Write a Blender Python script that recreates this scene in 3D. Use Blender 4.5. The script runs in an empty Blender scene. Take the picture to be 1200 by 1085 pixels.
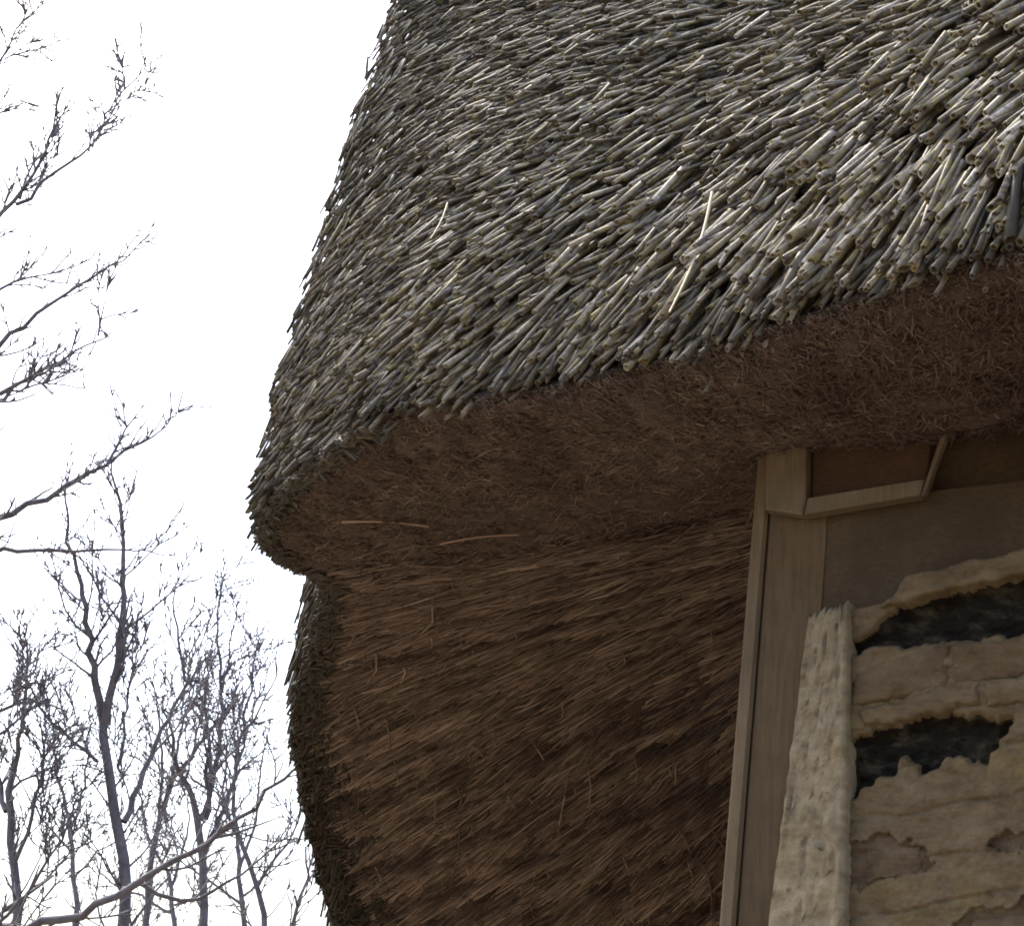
import bpy, math, random
import numpy as np
from mathutils import Vector, Matrix, noise

random.seed(7)
rng = np.random.default_rng(7)
scene = bpy.context.scene
col = scene.collection

# ------------------------------------------------------------------ camera
cam_d = bpy.data.cameras.new('camera')
cam = bpy.data.objects.new('camera', cam_d)
col.objects.link(cam)
cam_d.sensor_fit = 'HORIZONTAL'
cam_d.sensor_width = 36.0
cam_d.lens = 60.0
cam_d.clip_start = 0.05
cam_d.clip_end = 2000.0
PITCH, ROLL = math.radians(22), math.radians(5)
CAM = np.array([0.0, 0.0, 1.6])
fw = np.array([0, math.cos(PITCH), math.sin(PITCH)])
r0 = np.array([1.0, 0, 0])
u0 = np.cross(r0, fw)
rt = math.cos(ROLL) * r0 + math.sin(ROLL) * u0
up = np.cross(rt, fw)
M = Matrix.Identity(4)
for i in range(3):
    M[i][0], M[i][1], M[i][2], M[i][3] = rt[i], up[i], -fw[i], CAM[i]
cam.matrix_world = M
scene.camera = cam

# ------------------------------------------------------------------ sky, sun, exposure
SUN_EL, SUN_AZ = math.radians(55), math.radians(-48)      # azimuth clockwise from +Y
world = bpy.data.worlds.new('World')
scene.world = world
world.use_nodes = True
wn = world.node_tree.nodes
bg = wn['Background']
sky = wn.new('ShaderNodeTexSky')
sky.sky_type = 'NISHITA'
sky.sun_disc = False
sky.sun_elevation = SUN_EL
sky.sun_rotation = SUN_AZ
sky.air_density = 1.0
sky.dust_density = 5.0
sky.ozone_density = 1.0
world.node_tree.links.new(sky.outputs[0], bg.inputs[0])
bg.inputs[1].default_value = 0.15
sun_d = bpy.data.lights.new('sun', 'SUN')
sun_d.energy = 1.7
sun_d.angle = math.radians(9)
sun_d.color = (1.0, 0.95, 0.87)
sun = bpy.data.objects.new('sun', sun_d)
col.objects.link(sun)
sv = Vector((math.sin(SUN_AZ) * math.cos(SUN_EL), math.cos(SUN_AZ) * math.cos(SUN_EL), math.sin(SUN_EL)))
sun.rotation_euler = sv.to_track_quat('Z', 'Y').to_euler()
sun.location = (-6, -4, 9)
vs = scene.view_settings
vs.view_transform = 'Standard'
vs.look = 'None'
vs.gamma = 1.0
vs.exposure = 1.95
vs.use_curve_mapping = False
scene.cycles.filter_width = 1.9
scene.cycles.max_bounces = 5
scene.cycles.diffuse_bounces = 4


# ------------------------------------------------------------------ helpers
def tag(o, label=None, cat=None, group=None, kind=None):
    if label: o['label'] = label
    if cat: o['category'] = cat
    if group: o['group'] = group
    if kind: o['kind'] = kind
    return o


def link(o, parent=None):
    col.objects.link(o)
    if parent is not None:
        o.parent = parent
        o.matrix_parent_inverse = Matrix.Translation(-Vector(parent.location))
    return o


def empty(name, loc):
    o = bpy.data.objects.new(name, None)
    o.location = loc
    o.empty_display_size = 0.2
    col.objects.link(o)
    return o


def fast_mesh(name, V, quads=None, tris=None, smooth=True, attr=None):
    """numpy arrays -> mesh"""
    me = bpy.data.meshes.new(name)
    V = np.asarray(V, dtype=np.float32)
    me.vertices.add(len(V))
    me.vertices.foreach_set('co', V.ravel())
    loops, starts, n = [], [], 0
    if quads is not None and len(quads):
        q = np.asarray(quads, dtype=np.int32)
        loops.append(q.ravel()); starts.append(np.arange(len(q)) * 4); n = q.size
    if tris is not None and len(tris):
        t = np.asarray(tris, dtype=np.int32)
        loops.append(t.ravel()); starts.append(n + np.arange(len(t)) * 3)
    lp = np.concatenate(loops); st = np.concatenate(starts).astype(np.int32)
    me.loops.add(len(lp)); me.loops.foreach_set('vertex_index', lp.astype(np.int32))
    me.polygons.add(len(st)); me.polygons.foreach_set('loop_start', st)
    me.update(calc_edges=True)
    if smooth:
        me.polygons.foreach_set('use_smooth', np.ones(len(st), dtype=bool))
    if attr is not None:
        a = me.color_attributes.new('tint', 'FLOAT_COLOR', 'POINT')
        a.data.foreach_set('color', np.asarray(attr, dtype=np.float32).ravel())
    me.validate()
    return me


def mesh_obj(name, me, mat, parent=None):
    me.materials.append(mat)
    return link(bpy.data.objects.new(name, me), parent)


def unit(v):
    v = np.asarray(v, float)
    return v / np.linalg.norm(v, axis=-1, keepdims=True)


# ------------------------------------------------------------------ materials
def new_mat(name, rough=0.85):
    m = bpy.data.materials.new(name)
    m.use_nodes = True
    nt = m.node_tree
    b = nt.nodes['Principled BSDF']
    b.inputs['Roughness'].default_value = rough
    b.inputs['Specular IOR Level'].default_value = 0.1
    return m, nt, b


def N(nt, t, **kw):
    n = nt.nodes.new(t)
    for k, v in kw.items():
        setattr(n, k, v)
    return n


def ramp(nt, stops, fac):
    r = N(nt, 'ShaderNodeValToRGB')
    e = r.color_ramp.elements
    while len(e) < len(stops):
        e.new(0.5)
    for el, (p, c) in zip(e, stops):
        el.position = p
        el.color = (*c, 1)
    nt.links.new(fac, r.inputs[0])
    return r.outputs[0]


def mix(nt, fac, a, b, mode='MIX'):
    m = N(nt, 'ShaderNodeMix', data_type='RGBA', blend_type=mode)
    for s, v in ((m.inputs[0], fac), (m.inputs[6], a), (m.inputs[7], b)):
        if isinstance(v, (int, float)): s.default_value = v
        elif isinstance(v, tuple): s.default_value = (*v, 1)
        else: nt.links.new(v, s)
    return m.outputs[2]


def tex(nt, scale, detail=4.0, rough=0.6, coord=None, stretch=None):
    n = N(nt, 'ShaderNodeTexNoise')
    n.inputs['Scale'].default_value = scale
    n.inputs['Detail'].default_value = detail
    n.inputs['Roughness'].default_value = rough
    if coord is not None:
        if stretch:
            mp = N(nt, 'ShaderNodeMapping')
            mp.inputs['Scale'].default_value = stretch
            nt.links.new(coord, mp.inputs[0])
            coord = mp.outputs[0]
        nt.links.new(coord, n.inputs['Vector'])
    return n.outputs[0]


def pos(nt):
    return N(nt, 'ShaderNodeNewGeometry').outputs['Position']


def objco(nt):
    return N(nt, 'ShaderNodeTexCoord').outputs['Object']


def bump(nt, b, h, strength, dist):
    n = N(nt, 'ShaderNodeBump')
    n.inputs['Strength'].default_value = strength
    n.inputs['Distance'].default_value = dist
    nt.links.new(h, n.inputs['Height'])
    nt.links.new(n.outputs[0], b.inputs['Normal'])


def mapr(nt, v, a, b, c=0.0, d=1.0):
    n = N(nt, 'ShaderNodeMapRange')
    for i, x in zip((1, 2, 3, 4), (a, b, c, d)):
        n.inputs[i].default_value = x
    nt.links.new(v, n.inputs[0])
    return n.outputs[0]


REED_RAMP = [(0.0, (0.04, 0.031, 0.03)), (0.3, (0.098, 0.076, 0.07)), (0.55, (0.195, 0.166, 0.130)),
             (0.8, (0.33, 0.298, 0.252)), (1.0, (0.54, 0.51, 0.46))]


def reed_material(name, per_object):
    m, nt, b = new_mat(name, 0.6)
    b.inputs['Specular IOR Level'].default_value = 0.3
    if per_object:
        rnd = N(nt, 'ShaderNodeObjectInfo').outputs['Random']
        moss_amt = None
    else:
        at = N(nt, 'ShaderNodeAttribute', attribute_name='tint')
        sep = N(nt, 'ShaderNodeSeparateColor')
        nt.links.new(at.outputs['Color'], sep.inputs[0])
        rnd = sep.outputs[0]
        moss_amt = sep.outputs[1]
    c = ramp(nt, REED_RAMP, rnd)
    P = pos(nt)
    # weathering blotches along the stem
    c = mix(nt, mapr(nt, tex(nt, 120, 3, 0.65, P), 0.42, 0.72), c, (0.07, 0.056, 0.045))
    c = mix(nt, mapr(nt, tex(nt, 60, 3, 0.6, P), 0.5, 0.8, 0, 0.5), c, (0.50, 0.48, 0.44))
    # algae / moss, a greenish yellow film in patches
    mossy = mapr(nt, tex(nt, 70, 4, 0.7, P), 0.47, 0.66, 0, 0.85)
    c = mix(nt, mossy, c, (0.26, 0.228, 0.07))
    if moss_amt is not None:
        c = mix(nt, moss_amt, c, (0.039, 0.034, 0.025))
    nt.links.new(c, b.inputs['Base Color'])
    bump(nt, b, tex(nt, 500, 3, 0.6, P), 0.35, 0.001)
    return m


MAT_REED = reed_material('weathered_reed', False)
MAT_REED1 = reed_material('weathered_reed_single', True)

m, nt, b = new_mat('old_thatch', 0.95)
P = pos(nt)
c = ramp(nt, [(0.3, (0.02, 0.016, 0.013)), (0.55, (0.045, 0.035, 0.028)), (0.8, (0.08, 0.062, 0.05))], tex(nt, 90, 5, 0.7, P))
nt.links.new(c, b.inputs['Base Color'])
bump(nt, b, tex(nt, 260, 4, 0.7, P), 0.9, 0.006)
MAT_CORE = m

m, nt, b = new_mat('brown_soffit', 0.95)
P = pos(nt)
c = ramp(nt, [(0.3, (0.046, 0.034, 0.028)), (0.55, (0.105, 0.079, 0.064)), (0.8, (0.16, 0.122, 0.098))], tex(nt, 90, 5, 0.7, P))
nt.links.new(c, b.inputs['Base Color'])
bump(nt, b, tex(nt, 260, 4, 0.7, P), 0.9, 0.006)
MAT_SOFFIT = m

m, nt, b = new_mat('brown_straw', 0.8)
at = N(nt, 'ShaderNodeAttribute', attribute_name='tint')
sep = N(nt, 'ShaderNodeSeparateColor')
nt.links.new(at.outputs['Color'], sep.inputs[0])
c = ramp(nt, [(0.0, (0.055, 0.040, 0.033)), (0.35, (0.118, 0.087, 0.070)), (0.75, (0.19, 0.145, 0.116)), (1.0, (0.32, 0.255, 0.205))], sep.outputs[0])
c = mix(nt, mapr(nt, tex(nt, 14, 4, 0.6, pos(nt)), 0.4, 0.7, 0, 0.6), c, (0.08, 0.057, 0.047))
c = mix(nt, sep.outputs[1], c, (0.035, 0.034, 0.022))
nt.links.new(c, b.inputs['Base Color'])
MAT_STRAW = m

m, nt, b = new_mat('pale_straw', 0.6)
b.inputs['Base Color'].default_value = (0.56, 0.49, 0.34, 1)
MAT_PALE = m

m, nt, b = new_mat('brown_spar', 0.7)
b.inputs['Base Color'].default_value = (0.30, 0.215, 0.165, 1)
MAT_PINK = m


def wood(name, dark, light, grain=(30, 30, 2.2)):
    m, nt, b = new_mat(name, 0.8)
    O = objco(nt)
    g = tex(nt, 6, 5, 0.65, O, grain)
    c = ramp(nt, [(0.3, dark), (0.7, light)], g)
    c = mix(nt, mapr(nt, tex(nt, 9, 4, 0.6, O), 0.4, 0.75, 0, 0.55), c, tuple(x * 0.55 for x in dark))
    nt.links.new(c, b.inputs['Base Color'])
    bump(nt, b, g, 0.4, 0.004)
    return m


MAT_OAK = wood('old_oak', (0.075, 0.052, 0.029), (0.112, 0.08, 0.047))
MAT_OAKH = wood('shaded_oak_beam', (0.055, 0.038, 0.022), (0.08, 0.057, 0.034), (2.2, 30, 30))  # darker than the post: shade of the eaves recess put into the colour
MAT_PALEW = wood('lit_timber', (0.11, 0.085, 0.056), (0.165, 0.13, 0.088))  # paler oak: light caught by the box edges put into the colour
MAT_BEAD = wood('grey_timber', (0.10, 0.074, 0.045), (0.145, 0.11, 0.07))
MAT_PANEL = wood('reddish_board', (0.055, 0.032, 0.02), (0.085, 0.05, 0.031), (2, 30, 30))


def stone_mat(name, a, bcol, cc, yellow=0.5):
    m, nt, b = new_mat(name, 0.92)
    P = pos(nt)
    c = ramp(nt, [(0.32, a), (0.5, bcol), (0.7, cc)], tex(nt, 22, 6, 0.68, P, (1, 1, 2.2)))
    c = mix(nt, mapr(nt, tex(nt, 11, 3, 0.6, P), 0.52, 0.7, 0, yellow), c, (0.17, 0.125, 0.045))
    c = mix(nt, mapr(nt, tex(nt, 48, 5, 0.75, P), 0.6, 0.76, 0, 0.65), c, (0.055, 0.041, 0.03))
    nt.links.new(c, b.inputs['Base Color'])
    bump(nt, b, tex(nt, 130, 6, 0.7, P), 0.8, 0.006)
    return m


MAT_LIME = stone_mat('limewashed_stone', (0.13, 0.103, 0.064), (0.20, 0.165, 0.107), (0.265, 0.226, 0.155), 0.25)
MAT_TAN = stone_mat('tan_stone', (0.078, 0.055, 0.031), (0.122, 0.09, 0.053), (0.165, 0.126, 0.079), 0.45)
MAT_BROWN = stone_mat('brown_stone', (0.06, 0.042, 0.025), (0.098, 0.07, 0.043), (0.135, 0.10, 0.064), 0.3)
MAT_HOLLOW = stone_mat('hollow_dark', (0.009, 0.007, 0.005), (0.014, 0.0115, 0.009), (0.06, 0.052, 0.034), 0.0)  # near-black colour for the wall core and inside the hollows
MAT_MORTAR = stone_mat('lime_mortar', (0.17, 0.135, 0.095), (0.25, 0.205, 0.145), (0.34, 0.28, 0.2), 0.3)

m, nt, b = new_mat('bark', 0.9)
c = ramp(nt, [(0.35, (0.085, 0.08, 0.088)), (0.65, (0.16, 0.15, 0.16))], tex(nt, 18, 5, 0.7, pos(nt)))  # greyed and paled: glare of the bright sky put into the bark colour
nt.links.new(c, b.inputs['Base Color'])
MAT_BARK = m

m, nt, b = new_mat('bounce_ground', 0.95)
P = pos(nt)
c = ramp(nt, [(0.35, (0.19, 0.15, 0.105)), (0.6, (0.265, 0.212, 0.152)), (0.75, (0.32, 0.265, 0.195))], tex(nt, 1.4, 6, 0.65, P))  # unseen ground, kept pale to bounce light under the thatch
nt.links.new(c, b.inputs['Base Color'])
bump(nt, b, tex(nt, 30, 5, 0.7, P), 0.8, 0.05)
MAT_GROUND = m

# ------------------------------------------------------------------ ground
V = []
g = 24
for j in range(g + 1):
    for i in range(g + 1):
        x = math.copysign(abs(i / g * 2 - 1) ** 2.2, i / g * 2 - 1) * 700
        y = math.copysign(abs(j / g * 2 - 1) ** 2.2, j / g * 2 - 1) * 700
        d = math.hypot(x, y)
        z = 0 if d < 14 else 0.6 * noise.noise(Vector((x * .03, y * .03, 0))) * min(1, (d - 14) / 30) - 0.02 * (d - 14) * 0.2
        V.append((x, y, z))
q = [(j * (g + 1) + i, j * (g + 1) + i + 1, (j + 1) * (g + 1) + i + 1, (j + 1) * (g + 1) + i) for j in range(g) for i in range(g)]
o = mesh_obj('ground', fast_mesh('ground', V, q), MAT_GROUND)
tag(o, 'unseen ground around the cottage, made pale to bounce light upwards', 'ground', kind='structure')

# ------------------------------------------------------------------ thatched roof: control rows round the corner
# lip of the eaves (metres), up-slope run of the thatch above it, and where the underside meets the wall
LIP = np.array([[1.33, 1.11, 2.65], [.586, 1.773, 2.65], [.287, 2.08, 2.65], [.065, 2.274, 2.65], [-.179, 2.46, 2.668],
                [-.335, 2.68, 2.66], [-.452, 2.95, 2.635], [-.425, 3.12, 2.622], [-.366, 3.3, 2.640], [-.405, 3.55, 2.58],
                [-.447, 3.85, 2.46], [-.428, 4.15, 2.327], [-.362, 4.6, 2.114], [-.22, 5.4, 1.716]])
RUN = 1.5 * np.array([(.73, .82), (.73, .82), (.73, .82), (.66, .84), (.46, .86), (.24, .85), (.05, .75), (.03, .7), (.03, .7),
                      (.07, .65), (.13, .6), (.2, .6), (.25, .5), (.3, .5)])
INN = np.array([[1.45, 1.80, 2.62], [.724, 2.217, 2.62], [.561, 2.301, 2.62], [.44, 2.39, 2.63], [.40, 2.44, 2.655],
                [.40, 2.47, 2.665], [.40, 2.52, 2.675], [.511, 2.9, 2.748], [.564, 3.15, 2.803], [.632, 3.5, 2.877],
                [.73, 4.0, 2.949], [.85, 4.6, 2.955], [.995, 5.2, 2.72], [1.21, 6.0, 2.13]])
NK = len(LIP)


def rows(A, k):
    """Catmull-Rom through the control rows"""
    k = np.clip(np.asarray(k, float), 0, NK - 1 - 1e-6)
    i = k.astype(int)
    f = (k - i)[..., None]
    p0, p1, p2, p3 = A[np.maximum(i - 1, 0)], A[i], A[np.minimum(i + 1, NK - 1)], A[np.minimum(i + 2, NK - 1)]
    return 0.5 * (2 * p1 + (p2 - p0) * f + (2 * p0 - 5 * p1 + 4 * p2 - p3) * f ** 2 + (3 * p1 - p0 - 3 * p2 + p3) * f ** 3)


def top(k, s):
    k = np.asarray(k, float); s = np.asarray(s, float)[..., None]
    l = rows(LIP, k)
    r = rows(RUN, k)
    z = np.zeros(l.shape[:-1] + (1,))
    c = l + np.concatenate([r * .03, z + .42], -1)
    t = l + np.concatenate([r, z + 2.3], -1)
    return (1 - s) ** 2 * l + 2 * s * (1 - s) * c + s * s * t


def under(k, s):
    """underside: from the lip inwards, sagging a little behind the lip"""
    k = np.asarray(k, float); s = np.asarray(s, float)[..., None]
    l = rows(LIP, k)
    i = rows(INN, k)
    c = l * .72 + i * .28
    c = c + np.array([0, 0, -.055]) * np.clip(1.3 - np.abs(k - 5) * .12, .3, 1.3)[..., None]
    return (1 - s) ** 2 * l + 2 * s * (1 - s) * c + s * s * i


def frame_at(fn, k, s, side):
    e = 1e-3
    dk = fn(k + e, s) - fn(k - e, s)
    ds = fn(k, s + e) - fn(k, s - e)
    n = unit(np.cross(dk, ds))
    return unit(dk), unit(ds), n * side


roof = empty('thatched_roof', (0.4, 3.0, 2.6))
tag(roof, 'weathered grey reed thatch roof corner overhanging the stone wall', 'thatched roof')

# body of the thatch (outer skin + underside + back), one closed shell
nk, ns, nu = 150, 60, 44
ks = np.linspace(0, NK - 1.001, nk)
K, Sg = np.meshgrid(ks, np.linspace(0, 1, ns), indexing='ij')
A = top(K, Sg)
dkn, dsn, nrm = frame_at(top, K, np.clip(Sg, .002, .998), 1)
A = A - nrm * 0.0
sgn = 1 if (nrm[20, 20] @ (CAM - A[20, 20])) > 0 else -1
TOPSIDE = sgn
fade = np.clip(Sg * 12, 0, 1)[..., None]
A = A - nrm * sgn * 0.055 * fade
A = A + nrm * sgn * fade * np.array([[0.010 * noise.noise(Vector(p) * 9) for p in r_] for r_ in A])[..., None]
K2, S2 = np.meshgrid(ks, np.linspace(0, 1, nu), indexing='ij')
B = under(K2, S2)
_, _, n2 = frame_at(under, K2, np.clip(S2, .002, .998), 1)
us = -1 if n2[40, 20][2] > 0 else 1
UNDERSIDE = us
B = B + n2 * us * np.clip(S2 * 8, 0, 1)[..., None] * np.array(
    [[0.014 * noise.noise(Vector(p) * 11) + 0.014 * noise.noise(Vector(p) * 30) for p in r_] for r_ in B])[..., None]
strip = np.concatenate([A[:, ::-1], B[:, 1:]], axis=1)          # ridge .. lip .. wall
# close at the back: from wall line up to the ridge line
bk = np.stack([B[:, -1] * (1 - f) + A[:, -1] * f for f in np.linspace(0, 1, 8)[1:-1]], axis=1)
strip = np.concatenate([strip, bk], axis=1)
h, w = strip.shape[:2]
idx = np.arange(h * w).reshape(h, w)
idx = np.concatenate([idx, idx[:, :1]], axis=1)
quads = np.stack([idx[:-1, :-1], idx[1:, :-1], idx[1:, 1:], idx[:-1, 1:]], -1).reshape(-1, 4)
bm_ = fast_mesh('thatch_body', strip.reshape(-1, 3), quads)
body = mesh_obj('thatch_body', bm_, MAT_CORE, roof)
bm_.materials.append(MAT_SOFFIT)
colid = np.tile(np.arange(w), h - 1)
bm_.polygons.foreach_set('material_index', ((colid >= ns + 2) & (colid < ns + nu)).astype(np.int32))


# ---- reed template: hollow stem, z = -1 (root) .. 0 (tip), radius 1
def reed_template(ns=6, skew=0.0):
    a = np.arange(ns) * 2 * math.pi / ns
    rings = []
    for z, r in ((-1.0, .92), (0.0, 1.0), (0.0, .70), (None, .64)):
        rings.append((z, r))
    V = []
    for ri, (z, r) in enumerate(rings):
        for t in a:
            V.append((r * math.cos(t), r * math.sin(t), z if z is not None else -9, ri, math.cos(t)))
    V.append((0, 0, -9, 3, 0))
    V = np.array(V)
    q = [(ri * ns + i, ri * ns + (i + 1) % ns, (ri + 1) * ns + (i + 1) % ns, (ri + 1) * ns + i) for ri in range(3) for i in range(ns)]
    t = [(3 * ns + i, 3 * ns + (i + 1) % ns, 4 * ns) for i in range(ns)]
    return V, np.array(q), np.array(t)


TV, TQ, TT = reed_template()


def build_reeds(tip, axis, length, rad, cut, bend):
    """tip points, unit axis root->tip, returns V (n, nv, 3)"""
    n = len(tip)
    ref = np.tile([0.31, 0.77, 0.55], (n, 1))
    x = unit(np.cross(axis, ref)); y = np.cross(axis, x)
    r = TV[None, :, :2] * rad[:, None, None]
    z = np.where(TV[None, :, 2] < -5, -4.5 * rad[:, None], TV[None, :, 2] * length[:, None])
    rim = (TV[:, 3] >= 1)[None, :]
    z = z + rim * cut[:, None] * TV[None, :, 4] * rad[:, None]
    zz = np.clip(-z / length[:, None], 0, 1)
    off = bend[:, None] * zz ** 2
    return (tip[:, None, :] + axis[:, None, :] * z[..., None] + x[:, None, :] * (r[..., :1] + off[..., None]) + y[:, None, :] * r[..., 1:2])


def vnoise(P, sc, seed=0):
    return np.array([noise.noise(Vector((p[0] * sc + seed, p[1] * sc, p[2] * sc))) for p in P])


# ---- scatter the reeds over the outer face
def scatter(k0, k1, s0, s1, dens):
    n = int(dens)
    k = rng.uniform(k0, k1, n)
    s = rng.uniform(s0, s1, n)
    return k, s


kk = np.linspace(0.45, 12.9, 200)
lens = np.linalg.norm(np.diff(rows(LIP, kk), axis=0), axis=1)
cum = np.concatenate([[0], np.cumsum(lens)])


def k_by_arc(u):
    return np.interp(u * cum[-1], cum, kk)


def reeds_for(nr, kmin, kmax, smin, smax, dense=1.0):
    a0, a1 = np.interp([kmin, kmax], kk, cum) / cum[-1]
    k = k_by_arc(rng.uniform(a0, a1, nr))
    s = rng.uniform(smin, smax, nr)
    return k, s


ka, sa = reeds_for(23000, 0.45, 6.6, 0.0, 0.9)
kb, sb = reeds_for(4200, 6.2, 12.8, 0.0, 0.22)
kc, sc_ = reeds_for(2600, 0.45, 6.8, -0.005, 0.035)
kd, sd = reeds_for(7000, 3.6, 6.6, 0.0, 0.9)
k = np.concatenate([ka, kb, kc, kd]); s = np.concatenate([sa, sb, sc_, sd])
p = top(k, s)
tk, ts, nn = frame_at(top, k, np.clip(s, .01, .98), TOPSIDE)
n = len(k)
# courses: reeds lie at a skew down the slope, tips a little proud
dirv = -np.array([.80 * math.cos(.90), .60 * math.cos(.90), math.sin(.90)])
flank = np.clip((k - 6.2) / 1.5, 0, 1)[:, None]
d = np.tile(dirv, (n, 1)) * (1 - flank) + flank * unit(-ts + 0.25 * tk)
dn_ = (d * nn).sum(1)[:, None]
d = unit(d - np.interp(s, [0, .12, .5], [.55, .7, 1.0])[:, None] * (1 - flank * .5) * dn_ * nn - flank * .5 * dn_ * nn)
wob = vnoise(p, 6.0, 3.3)[:, None] * 0.16
side = np.cross(nn, d)
d = unit(d + side * (wob + rng.normal(0, 1, (n, 1)) * np.interp(k, [1, 3, 6], [.05, .075, .12])[:, None]))
lift = np.clip(rng.normal(.235, .075, n) + np.interp(k, [3, 4.5, 5.4, 6], [0, .06, 0, -.10]), .02, .55)
big = vnoise(p, 14.0, 11.0)
axis = unit(d * np.cos(lift)[:, None] + nn * np.sin(lift)[:, None])
proud = rng.uniform(0, 1, n) < .46
off = np.where(proud, rng.uniform(-.006, .024, n), rng.uniform(-.042, -.016, n)) + big * 0.020 - .002 * np.clip((k - 6.3), 0, 1)
tip = p + nn * off[:, None] + d * (rng.uniform(-.012, .012, n) + rng.normal(0, .015, n) * (s < .06) + .02 * vnoise(p, 16, 70) * (s < .06))[:, None]
size = np.interp(k, [0, 1, 2.2, 4, 6, 8, 12], [.0051, .0049, .0043, .0035, .0030, .0028, .0028])
rad = size * np.clip(rng.lognormal(-.05, .26, n), .5, 1.7)
length = rng.uniform(.09, .17, n) * np.interp(k, [2.5, 5], [1, .6])
cut = rng.normal(0, .55, n)
bend = rng.normal(0, .006, n)
keep = (vnoise(p, 21.0, 40.0) + rng.uniform(-.5, .75, n)) > np.interp(k, [0, 1.5, 3.5, 5], [.0, -.02, -.18, -.25])
# mossy butts on the turn of the lip, seen from below
ke, se = reeds_for(4800, 4.3, 12.8, 0.0, 0.10)
se = se * np.interp(ke, [3.6, 5, 7, 8, 10, 12], [.15, .7, .5, .7, 1.2, 1.8])
pe = under(ke, se)
tke, tse, ne = frame_at(under, ke, np.clip(se, .01, .9), UNDERSIDE)
clump = .030 * np.clip((ke - 7.2) / 1.5, 0, 1) * np.array([noise.noise(Vector((a_ * 5.5, 1.7, 0))) for a_ in ke])
ae = unit(-tse * .6 + ne * rng.uniform(.2, 1.0, (len(ke), 1)) + rng.normal(0, .25, (len(ke), 3)))
m_e = len(ke)
tip = np.concatenate([tip, pe + ne * rng.uniform(-.004, .012, (m_e, 1)) + ae * .008 - tse * clump[:, None]]); axis = np.concatenate([axis, ae])
length = np.concatenate([length, rng.uniform(.025, .045, m_e)]); rad = np.concatenate([rad, .0027 * rng.lognormal(0, .25, m_e)])
cut = np.concatenate([cut, rng.normal(0, .6, m_e)]); bend = np.concatenate([bend, rng.normal(0, .004, m_e)])
keep = np.concatenate([keep, np.ones(m_e, bool)]); off = np.concatenate([off, np.full(m_e, -.02)])
nn = np.concatenate([nn, ne]); p = np.concatenate([p, pe]); k = np.concatenate([k, ke]); s = np.concatenate([s, np.zeros(m_e)])
n = len(k)
keep &= np.concatenate([proud | (rng.uniform(0, 1, len(proud)) < np.interp(k[:len(proud)], [0, 3, 5], [.30, .40, .75])), np.ones(m_e, bool)])
RV = build_reeds(tip, axis, length, rad, cut, bend)
tone = np.clip(rng.beta(1.05, 1.45, n) + .14 * vnoise(p, 5.0, 8.0), 0, 1)
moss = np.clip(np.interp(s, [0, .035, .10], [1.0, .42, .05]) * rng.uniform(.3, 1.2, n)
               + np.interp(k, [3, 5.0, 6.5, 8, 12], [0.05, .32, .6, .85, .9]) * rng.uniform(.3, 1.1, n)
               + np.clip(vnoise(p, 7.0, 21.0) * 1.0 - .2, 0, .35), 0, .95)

# the 300 that show largest: nearest, proudest stems become parts of their own
dist = np.linalg.norm(tip - CAM, axis=1)
rel = tip - CAM
wd = rel @ fw
px = 600 + 2000 * (rel @ rt) / wd
py = 542 - 2000 * (rel @ up) / wd
vis = keep & (px > 640) & (px < 1195) & (py > 4) & (py < 420) & (s > .03)
score = rad / dist * (1 + 30 * np.clip(off + .012, 0, .04)) * vis
order = np.argsort(-score)[:300]
single = np.zeros(n, bool); single[order] = True
mass = keep & ~single
V = RV[mass]
nv = V.shape[1]
base = (np.arange(len(V)) * nv)[:, None, None]
at = np.zeros((len(V), nv, 4)); at[..., 0] = tone[mass][:, None]; at[..., 1] = moss[mass][:, None]; at[..., 3] = 1
me = fast_mesh('reed_mass', V.reshape(-1, 3), (TQ[None] + base).reshape(-1, 4), (TT[None] + base).reshape(-1, 3), True, at.reshape(-1, 4))
o = mesh_obj('reed_mass', me, MAT_REED, roof)
tag(o, kind='stuff')

# shared stem shapes for the single reeds
protos = []
for i in range(10):
    L0 = .13; r_ = .005
    PV = build_reeds(np.zeros((1, 3)), np.array([[0, 0, 1.0]]), np.array([L0]), np.array([r_]), np.array([random.gauss(0, .5)]), np.array([random.gauss(0, .004)]))[0]
    pm = fast_mesh('reed', PV, TQ, TT)
    pm.materials.append(MAT_REED1)
    protos.append(pm)
for j in order:
    o = bpy.data.objects.new('reed', protos[random.randrange(10)])
    q = Vector(axis[j]).to_track_quat('Z', 'Y')
    sc = rad[j] / .005
    o.matrix_world = Matrix.Translation(Vector(tip[j]) - roof.location) @ q.to_matrix().to_4x4() @ Matrix.Diagonal((sc, sc, length[j] / .13, 1)) @ Matrix.Rotation(random.uniform(0, 6.28), 4, 'Z')
    col.objects.link(o)
    o.parent = roof


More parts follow.
